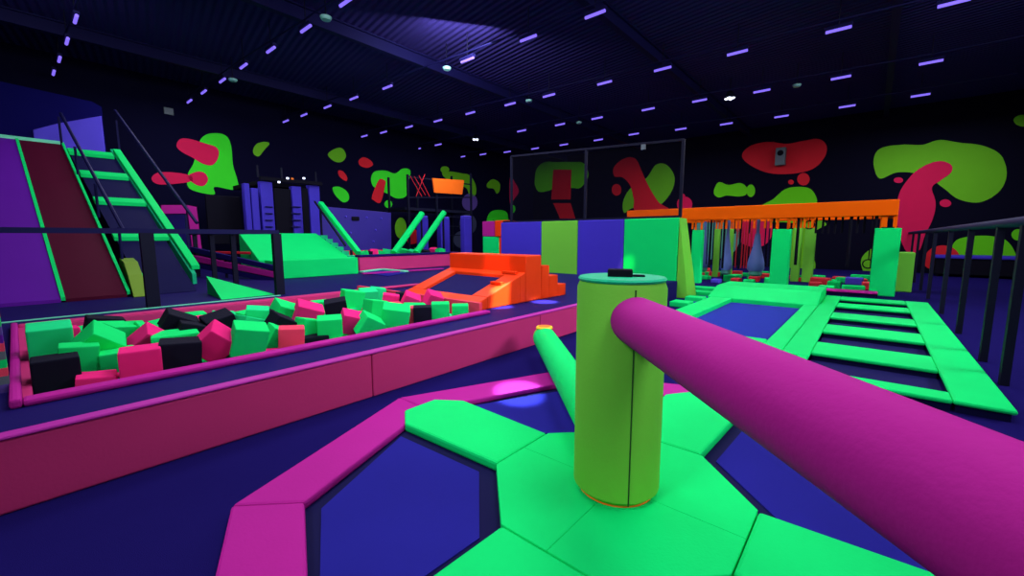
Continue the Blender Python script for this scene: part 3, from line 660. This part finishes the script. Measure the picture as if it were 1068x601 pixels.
# pink framed box beside the ramp
pb = thing('padded_doorway', 'magenta padded frame around a dark opening behind the railing left of the tower', 'padded frame', 3.6, 17, DZ)
def vb(pts, v, name, m, par, th=.12):
    return MB().profv([onv(x, y, v) for x, y in pts], v, v + th).build(name, m, par, .01)
vb([(168, 214), (194, 214), (194, 223), (168, 223)], 17, 'frame_pad', MAGENTA, pb); vb([(195, 214), (205, 216), (211, 263), (201, 263)], 17, 'frame_pad', MAGENTA, pb)
vb([(168, 223.5), (194, 223.5), (200.5, 263), (168, 263)], 17.05, 'opening_panel', DECKM, pb, .05)
sb = thing('low_barrier', 'long low magenta and navy barrier on the deck behind the railing', 'barrier', 4, 15.5, DZ)
def ppt(px, py, v): q = onv(px, py, v); return W(q[0], v, q[1])
a, c = ppt(186, 266, 15.5), ppt(290, 287, 12.0)
MB().bar(a, c, .12, .16).build('lower_pad', MAGENTA, sb, .01)
MB().bar(a + Vector((0, 0, .26)), c + Vector((0, 0, .17)), .10, .14).build('middle_pad', DECKM, sb, .01)
MB().bar(a + Vector((0, 0, -.2)), c + Vector((0, 0, -.16)), .10, .13).build('base_pad', DECKM, sb, .01)
MB().bar(ppt(225, 263.5, 15.0), ppt(262, 264, 13.6), .08, .07).build('top_pad', REDP, sb, .01)
for q in (a, c, a.lerp(c, .5)): MB().bar(Vector((q[0], q[1], DZ + .003)), q + Vector((0, 0, .2)), .05, .05).build('post', METAL, sb)
# ------------------------------------------------------------------ green stepped pad
gs = thing('stepped_pad', 'big green padded step with a green slope and stair treads behind it', 'stepped pad', 5.3, 13.6, DZ)
MB().box(4.45, 6.92, 12.2, 12.75, DZ + .003, .96).build('front_step', GREEN, gs, .02)
MB().prism([(4.30, 12.76), (6.90, 12.76), (6.95, 15.0), (4.55, 15.0)], DZ + .003, [.97, .97, 1.72, 1.72]).build('slope_pad', GREEN, gs, .02)
for i in range(6):
    MB().box(6.97, 7.22, 12.9 + i * .36, 13.25 + i * .36, DZ + .003, 1.0 + i * .13).build('stair_tread', TEALG, gs, .01)
o = MB().box(3.45, 3.53, 11.2, 13.2, .95, 1.60).build('mesh_screen', NET)
bpy.data.objects.remove(o)
# ------------------------------------------------------------------ left tower
tw = thing('climbing_tower', 'violet padded climbing tower with a black deck in front of the left wall', 'climbing tower', 6.3, 16.5, DZ)
def vpad(x0, x1, y0, y1, v, name, m, par, th=.25):
    u0, z1 = onv(x0, y0, v); u1 = onv(x1, y0, v)[0]; z0 = onv(x0, y1, v)[1]
    return MB().box(u0, u1, v, v + th, max(DZ + .003, z0), z1).build(name, m, par, .02)
for x0, x1, y0 in ((254, 260, 191), (261.5, 269, 196), (271, 284, 189), (304, 314, 194), (322, 333, 193)):
    vpad(x0, x1, y0, 280, 16.5, 'padded_column', PURPLE, tw)
for x0, x1 in ((277, 285), (304, 314)):
    for y in (215, 222, 229, 236): vpad(x0, x1, y, y + 1.2, 16.42, 'rung', METALB, tw, .07)
vpad(285.3, 303.5, 196, 280, 16.6, 'back_board', BLACK, tw, .15); vpad(314.3, 321.5, 196, 280, 16.6, 'back_board', BLACK, tw, .15)
u0, z0 = onv(270, 190, 16.4); u1, z1 = onv(334, 190, 16.4)
MB().box(5.75, 7.9, 16.76, 19.2, 3.42, 3.56).build('tower_deck', BLACK, tw)
MB().box(5.75, 7.9, 16.3, 16.49, 3.56, 3.68).build('deck_fascia', BLACK, tw)
for uu in (5.8, 6.6, 7.85): MB().bar(W(uu, 16.7, 3.69), W(uu, 16.7, 4.1), .05, .05).build('rail_post', METAL, tw)
for x, y in ((300, 186), (305, 186.5), (291, 190), (317, 186)):
    u, z = onv(x, y, 16.27); MB().box(u - .035, u + .035, 16.25, 16.3, z - .03, z + .03).build('lamp_bead', WLED if x != 305 else AMBER, tw)
o = vpad(214, 250, 203, 255, 17.6, 'dark_partition', BLACK, None, .1); tag(o, 'plain black partition left of the violet climbing tower', 'partition')
# sloping beams of the tower stair
hb = thing('stair_rail', 'green padded stair rail sloping down from the violet tower', 'stair rail', 7.6, 14.5, DZ)
e0 = onv(334, 212, 15.4); e1 = onv(374, 264, 12.9)
MB().bar(W(e0[0], 15.4, e0[1]), W(e1[0], 12.9, e1[1]), .16, .16).build('rail_pad', GREEN, hb, .02)
MB().bar(W(e0[0] - .2, 15.4, e0[1] + .05), W(e1[0] - .45, 12.9, e1[1] + .25), .05, .05).build('rail_tube', METAL, hb)
MB().bar(W(e1[0] - .2, 13.0, DZ + .003), W(e1[0] - .2, 13.0, e1[1] + .1), .06, .06).build('foot', METAL, hb)
MB().bar(W(e0[0], 15.42, DZ + .003), W(e0[0], 15.42, e0[1] - .05), .06, .06).build('foot', METAL, hb)
e0 = onv(314, 216, 16.2); e1 = onv(322, 228, 15.6)
# ------------------------------------------------------------------ rear foam pit
P2u0, P2u1 = 7.15, 11.0
p2 = thing('foam_pit', 'raised rear foam pit with pink front wall between green step and orange ramp', 'foam pit', 9, 14, DZ)
MB().box(7.25, 11.6, 12.7, 12.95, DZ + .003, .93).build('front_wall', ROSE, p2, .02)
MB().box(7.25, 11.6, 12.68, 13.05, .931, 1.0).build('rim_pad', DECKM, p2, .015)
MB().box(7.25, 11.1, 15.9, 16.1, DZ + .003, 1.05).build('back_wall', REDP, p2, .015)
MB().box(7.25, 11.1, 12.96, 15.89, DZ + .003, .55).build('pit_bottom', NAVY, p2)
for i, (px, py, c) in enumerate(((380, 261, 'g'), (389, 261, 'p'), (397, 260, 'g'), (404, 259, 't'), (411, 261, 'g'), (420, 261, 'g'), (429, 260, 't'), (437, 261, 'g'), (444, 262, 'k'), (452, 260, 'p'), (384, 263, 'k'), (459, 262, 'g'))):
    u, v = onz(px, py, .98); v = min(15.5, max(13.25, v)); u, _z = onv(px, py, v)
    foam(c, u, v, .86 + .06 * (i % 2), .32, (random.uniform(-15, 15), random.uniform(-15, 15), random.uniform(-40, 40)), WORD[c] + ' foam cube lying in the rear foam pit', WORD[c] + ' foam cubes in the rear pit')
pwl = thing('padded_wall', 'violet padded wall with small holds behind the rear foam pit', 'padded wall', 9.4, 16.5, DZ)
q = [onv(x, y, 16.5) for x, y in ((334, 215), (408, 222), (408, 262), (334, 262))]; q[2] = (q[2][0], DZ + .003); q[3] = (q[3][0], DZ + .003)
MB().profv(q, 16.5, 16.7).build('wall_pad', mat('violet_wall_vinyl', (.028, .016, .26), .5, .3), pwl, .02)
for x, y in ((361, 226), (383, 227), (398, 228), (392, 240), (366, 243), (390, 252)):
    u, z = onv(x, y, 16.45); MB().lathe(W(u, 16.495, z), W(u, 16.40, z), [(0, .05), (.05, .04), (.08, .02)], 8).build('hold', LAV, pwl)
u, z = onv(371, 228, 16.45); MB().box(u - .17, u + .17, 16.43, 16.495, z - .09, z + .08).build('vent', BLACK, pwl, .03)
bl = []
for (x0, y0, x1, y1, txt) in ((411, 264, 440, 223, 'left of two green foam beams leaning above the rear foam pit'), (434, 264, 463, 222, 'right of two green foam beams leaning above the rear foam pit')):
    a, b_ = onv(x0, y0, 14.0), onv(x1, y1, 14.6)
    t = thing('leaning_beam', txt, 'foam beam', a[0], 14.0, DZ)
    MB().lathe(W(a[0], 14.0, a[1]), W(b_[0], 14.6, b_[1]), [(0, .13), ((W(b_[0], 14.6, b_[1]) - W(a[0], 14.0, a[1])).length, .13)], 14).build('beam_pad', GREEN, t, 0, True)
    MB().bar(W(b_[0], 14.65, .553), W(b_[0], 14.65, b_[1]), .06, .06).build('support_post', METAL, t)
    MB().box(a[0] - .3, a[0] + .3, 13.85, 14.15, .553, max(.7, a[1] - .1)).build('foot_pad', GREEN, t, .02)
for x0, x1, y0, txt in ((438, 446.5, 225, 'violet padded column between the two leaning green beams'), (459.5, 469, 226, 'violet padded column right of the leaning green beams'), (484, 492, 225, 'violet padded column standing alone left of the orange and magenta cube')):
    t = thing('padded_column', txt, 'column', onv(x0, y0, 16.2)[0], 16.2, DZ)
    u0, z1 = onv(x0, y0, 16.2); u1 = onv(x1, y0, 16.2)[0]
    MB().box(u0, u1, 16.2, 16.5, DZ + .003, z1 - .1).build('column_pad', PURPLE, t, .03)
    MB().prism([(u0, 16.2), (u1, 16.2), (u1, 16.5), (u0, 16.5)], z1 - .099, z1).build('column_cap', LAV, t, .04)
ft = thing('floor_trampoline', 'low deck trampoline with pale green frame and magenta edge before the rear pit', 'trampoline', 8.5, 11.5, DZ)
def dpt(px, py, z=DZ + .02): q = onz(px, py, z); return W(q[0], q[1], z)
f0, f1, f2, f3 = dpt(377, 284.5), dpt(398, 281.8), dpt(424, 284.2), dpt(405, 288)
MB().slab([f0, f1, f2, f3], W(0, 0, -.012)).build('trampoline_bed', BED, ft)
for a, c in ((f0, f1), (f1, f2)): MB().bar(a + Vector((0, 0, .03)), c + Vector((0, 0, .03)), .16, .05).build('frame_pad', EDGE, ft, .01)
MB().bar(dpt(378, 286.2) + Vector((0, 0, .02)), dpt(462, 281) + Vector((0, 0, .02)), .14, .04).build('edge_pad', MAGENTA, ft, .01)
# scaffold tower with the orange panel
sf = thing('scaffold_platform', 'black scaffold platform with a bright orange panel and red crossed ropes', 'platform', 14.3, 17.5, DZ)
for x, y in ((425, 182), (455, 186), (491, 181)):
    u, z = onv(x, y, 17.3); MB().bar(W(u, 17.3, DZ + .003), W(u, 17.3, z), .09, .09).build('post', METAL, sf)
    MB().bar(W(u, 18.9, DZ + .003), W(u, 18.9, z), .09, .09).build('post', METAL, sf)
ua, za = onv(425, 216, 17.3); ubb, zb = onv(491, 216, 17.3)
MB().box(ua - .1, ubb + .1, 17.36, 18.85, za - .14, za).build('deck', METAL, sf)
MB().bar(W(ua, 17.3, onv(425, 184, 17.3)[1]), W(ubb, 17.3, onv(425, 184, 17.3)[1]), .05, .06).build('rail', METAL, sf)
MB().bar(W(ua, 17.3, onv(425, 206, 17.3)[1]), W(ubb, 17.3, onv(491, 206, 17.3)[1]), .05, .06).build('rail', METAL, sf)
q = [onv(x, y, 17.2) for x, y in ((451, 186), (484, 188), (482, 203), (453, 201))]
MB().profv(q, 17.18, 17.25).build('orange_panel', mat('bright_orange_panel', (.95, .16, .006), .5, .3), sf, .01)
for (x0, y0, x1, y1) in ((428, 184, 440, 205), (432, 184, 444, 204), (443, 182, 434, 205), (437, 183, 448, 205)):
    a, b_ = onv(x0, y0, 17.27), onv(x1, y1, 17.27); MB().tube(W(a[0], 17.27, a[1]), W(b_[0], 17.27, b_[1]), .017, 6).build('rope', REDP, sf)
for y in (225, 235, 245): 
    a = onv(460, y, 17.32); b_ = onv(490, y, 17.32); MB().box(a[0], b_[0], 17.36, 17.5, a[1] - .05, a[1]).build('stair_tread', METAL, sf)
# small colour cube tower
cbx = thing('play_cube', 'play cube with magenta and orange faces and a green lower pad beside the violet panel', 'play cube', 12.2, 12.6, DZ)
def upad(x0, x1, y0, y1, u, name, m, par, th=.3):
    v0, z1 = onu(x0, y0, u); v1 = onu(x1, y0, u)[0]; z0 = onu(x0, y1, u)[1]
    return MB().box(u, u + th, v1, v0, max(.003, z0), z1).build(name, m, par, .02)
upad(503, 515.5, 231, 246.7, 12.6, 'magenta_pad', MAGENTA, cbx, .8); upad(516, 527, 230, 246.7, 12.55, 'orange_pad', ORANGE, cbx, .8)
upad(503.5, 520, 247, 310, 12.6, 'green_pad', GREEN, cbx, .8); upad(520.3, 527, 247, 310, 12.62, 'orange_lower_pad', ORANGE, cbx, .8)
# speaker on the red mural
v, z = onu(814, 163, 25.6)
spk = thing('wall_speaker', 'small grey speaker mounted on the wide red mural splash', 'speaker', 25.7, v, z - .4)
MB().box(25.5, 25.86, v - .22, v + .22, z - .45, z + .42).build('cabinet', GREYM, spk, .03); MB().box(25.86, 25.985, v - .08, v + .08, z - .1, z + .1).build('bracket', METAL, spk); MB().lathe(W(25.5, v, z + .15), W(25.48, v, z + .15), [(0, .14), (.015, .12)], 16).build('driver', BLACK, spk)
u, z = onv(176, 116, 19.95)
t = thing('wall_sign', 'small pale blank sign high on the dark left wall', 'sign', u, 19.95, z - .12); MB().box(u - .14, u + .14, 19.94, 19.985, z - .12, z + .12).build('sign_board', GREYM, t, .01); MB().box(u - .02, u + .02, 19.985, 19.999, z - .05, z + .05).build('bracket', METAL, t)
# ------------------------------------------------------------------ ultraviolet lights on their conduits
ROWS = [
 [(79, 20), (70, 43), (62, 62), (56, 76)],
 [(361, 2), (319, 30), (282.5, 52), (254, 69), (232, 84), (212.5, 96), (197.6, 105.7)],
 [(620.6, 15), (551, 40), (487.5, 62.6), (404, 91), (369, 102.5), (341.5, 111.5), (317, 120), (298, 126.5)],
 [(995, 3), (874.5, 31), (769, 55), (691, 72), (630.5, 86.5), (572.5, 99.7), (532, 108.7), (490.5, 118), (456.7, 126), (426.5, 132.5), (400, 138), (380, 142)],
 [(971, 65), (877, 81), (794.5, 95), (729.6, 105), (676, 114), (622.7, 123.3), (584, 130), (544, 136.5), (457, 151), (435.7, 155.4)],
 [(960, 99.5), (883.5, 111), (815, 121.5), (757.5, 129.3), (710, 134.7), (661, 140), (624, 146), (588, 151), (558, 155), (529, 158.5), (503.7, 161), (482, 163.5)]]
ZLT = 6.55
proto = None
ORD = ['first', 'second', 'third', 'fourth', 'fifth', 'sixth', 'seventh', 'eighth', 'ninth', 'tenth', 'eleventh', 'twelfth']
def make_uv():
    t = thing('blacklight', '', 'ceiling light', 0, 0, ZLT)
    L = .27
    MB().box(-.05, .05, -L, L, ZLT + .035, ZLT + .10).build('housing', METALB, t)
    MB().tube(W(0, -L + .02, ZLT), W(0, L - .02, ZLT), .034, 10).build('tube', TUBE, t)
    MB().tube(W(0, 0, ZLT + .10), W(0, 0, ZC), .012, 6).build('hanger', METAL, t)
    return t
RN = ['row over the slide', 'row over the railing', 'row over the pit', 'long middle row', 'row over the net', 'farthest row']
for ri, row in enumerate(ROWS):
    pts = []
    for li, (px, py) in enumerate(row):
        u, v = onz(px, py, ZLT)
        pts.append((u, v))
        if proto is None: proto = make_uv(); t = proto
        else:
            t = proto.copy(); C.objects.link(t)
            for ch in list(proto.children):
                c = ch.copy(); C.objects.link(c); c.parent = t
        t.location = W(u, v, ZLT)
        t['label'] = 'violet blacklight bar, %s from the near end of the %s' % (ORD[li], RN[ri]); t['group'] = 'blacklight bars on the ceiling'
    b = MB()
    pts.sort(key=lambda p: p[1])
    pts = [(pts[0][0], pts[0][1] - 2.2)] + pts
    for a, c in zip(pts, pts[1:]): b.tube(W(a[0], a[1], ZLT + .22), W(c[0], c[1], ZLT + .22), .022, 6)
    o = b.build('conduit', METALB); tag(o, 'thin dark conduit carrying the blacklights of the ' + RN[ri], 'conduit')
for px, py, txt in ((243, 85, 'pale detector beside the blacklights over the left railing'), (340, 21, 'pale teal detector near the near end of the left blacklight rows'), (466, 73, 'pale teal detector between bars over the foam pit'), (551.7, 106.6, 'small pale detector in the long middle row'), (603.8, 129, 'small pale detector in the row over the panelled wall'), (831, 90.5, 'tiny pale detector toward the right wall')):
    u, v = onz(px, py, ZLT)
    t = thing('smoke_detector', txt, 'detector', u, v, ZLT)
    MB().lathe(W(u, v, ZLT), W(u, v, ZLT + .08), [(0, .10), (.05, .13), (.07, .13)], 14).build('detector_body', FIX, t, 0, True); MB().tube(W(u, v, ZLT + .08), W(u, v, ZC), .015, 6).build('stem', METAL, t)
for px, py, txt in ((496, 146.5, 'bright white lamp glowing below the long middle row of blacklights'), (761, 104, 'cluster lamp of white lenses in the far blacklight row')):
    u, v = onz(px, py, ZLT)
    t = thing('spot_lamp', txt, 'lamp', u, v, ZLT)
    MB().lathe(W(u, v, ZLT + .06), W(u, v, ZLT + .3), [(0, .2), (.2, .1), (.24, .05)], 14).build('lamp_body', METAL, t, 0, True); MB().tube(W(u, v, ZLT + .3), W(u, v, ZC), .02, 6).build('stem', METAL, t)
    for k in range(4):
        a = math.pi / 2 * k; MB().lathe(W(u + .11 * math.cos(a), v + .11 * math.sin(a), ZLT + .058), W(u + .11 * math.cos(a), v + .11 * math.sin(a), ZLT), [(0, .07), (.03, .06), (.05, .03)], 10).build('lens', WLED, t)
# ------------------------------------------------------------------ lights
def area(u, v, z, size, power, col, tilt=None, spread=180):  # area lights added near ceiling height for illumination, no fixtures modelled
    l = bpy.data.lights.new('fill_light', 'AREA'); l.energy = power; l.color = col; l.shape = 'RECTANGLE'; l.size = size[0]; l.size_y = size[1]; l.spread = math.radians(spread)
    o = bpy.data.objects.new('fill_light', l); C.objects.link(o); o.location = W(u, v, z)
    o.rotation_euler = (0, 0, AZ)
    if tilt is not None:
        d = (W(*tilt) - W(u, v, z)); o.rotation_euler = d.to_track_quat('-Z', 'Y').to_euler()
    return o
UVC = (.90, .86, 1.0)
for u, v, p in ((3.4, .2, 165), (9.5, .5, 85), (4.5, 6.3, 270), (16.5, 3, 290), (9.0, 12.0, 115), (2.5, 12, 75), (11, 6, 190), (22, -1.5, 220), (21, 8, 190), (14, 15.5, 190), (4.2, 16.5, 150)):
    area(u, v, 6.45, (2.2, 2.2), p, UVC)
for u, v, p, t, sp_ in ((7.0, -7.5, 75, (6.6, 3.8, .3), 70), (9.0, -7.0, 190, (9, 3.5, .8), 120), (10.0, -6.5, 270, (15.5, 4, 1.2), 120), (1.5, 4.0, 240, (8, 12, 1.2), 180), (0.2, 13.0, 32, (0.4, 18, 4.0), 180), (-4.5, 2.6, 75, (2.3, 1.1, .8), 80), (-1.0, -4.5, 22, (2.5, 1.0, .9), 50), (8.0, 8.5, 220, (13.5, 16.5, 1.8), 180)):  # tilted fills added to brighten upright faces, without any fixture
    area(u, v, 6.3, (2.0, 2.0), p, UVC, t, sp_)
def spot(u, v, tgt, power, col, size, blend=.3, rad=.05):
    l = bpy.data.lights.new('effect_spot', 'SPOT'); l.energy = power; l.color = col; l.spot_size = math.radians(size); l.spot_blend = blend; l.shadow_soft_size = rad
    o = bpy.data.objects.new('effect_spot', l); C.objects.link(o); o.location = W(u, v, 6.5)
    o.rotation_euler = (W(*tgt) - W(u, v, 6.5)).to_track_quat('-Z', 'Y').to_euler(); return o
a = onz(541, 407, .06); spot(a[0] + 2, a[1] + 2.5, (a[0], a[1], .06), 14000, (.60, .85, 1.0), 4.4, .5)
a = onz(520, 320, DZ); spot(a[0] + 1, a[1] - 2, (a[0], a[1], DZ), 26000, (.85, .8, 1.0), 4.5, .6)
a = onz(568, 315, DZ); spot(a[0] + 1, a[1] - 2, (a[0], a[1], DZ), 26000, (.7, .8, 1.0), 4.5, .6)
spot(2.0, 4.8, (5.78, 5.3, 1.1), 2500, (1.0, .30, .40), 7, .8)
spot(3.0, 8.5, (4.75, 5.6, .62), 2500, (1.0, .6, 1.0), 4, .8)
spot(6.0, 2.5, (11.2, 5.28, .75), 3500, (1.0, .9, .3), 4, .8)
spot(13.5, 2.0, (15.2, 4.45, .1), 3000, (1.0, .7, 1.0), 5, .8)
# ------------------------------------------------------------------ world, camera, view
w = bpy.data.worlds.new('hall_air'); scene.world = w; w.use_nodes = True
w.node_tree.nodes['Background'].inputs[0].default_value = (.01, .01, .03, 1); w.node_tree.nodes['Background'].inputs[1].default_value = .2
cd = bpy.data.cameras.new('camera'); cam = bpy.data.objects.new('camera', cd); C.objects.link(cam)
cd.sensor_width = 36.0; cd.lens = 36.0 * F / 1068.0; cd.clip_start = .02
cam.location = (0, 0, H); cam.rotation_euler = (math.pi / 2 - TH, 0, 0)
scene.camera = cam
scene.view_settings.view_transform = 'Standard'; scene.view_settings.look = 'None'; scene.view_settings.gamma = 1.0
scene.view_settings.use_curve_mapping = False; scene.view_settings.exposure = 0.0
scene.cycles.use_denoising = True
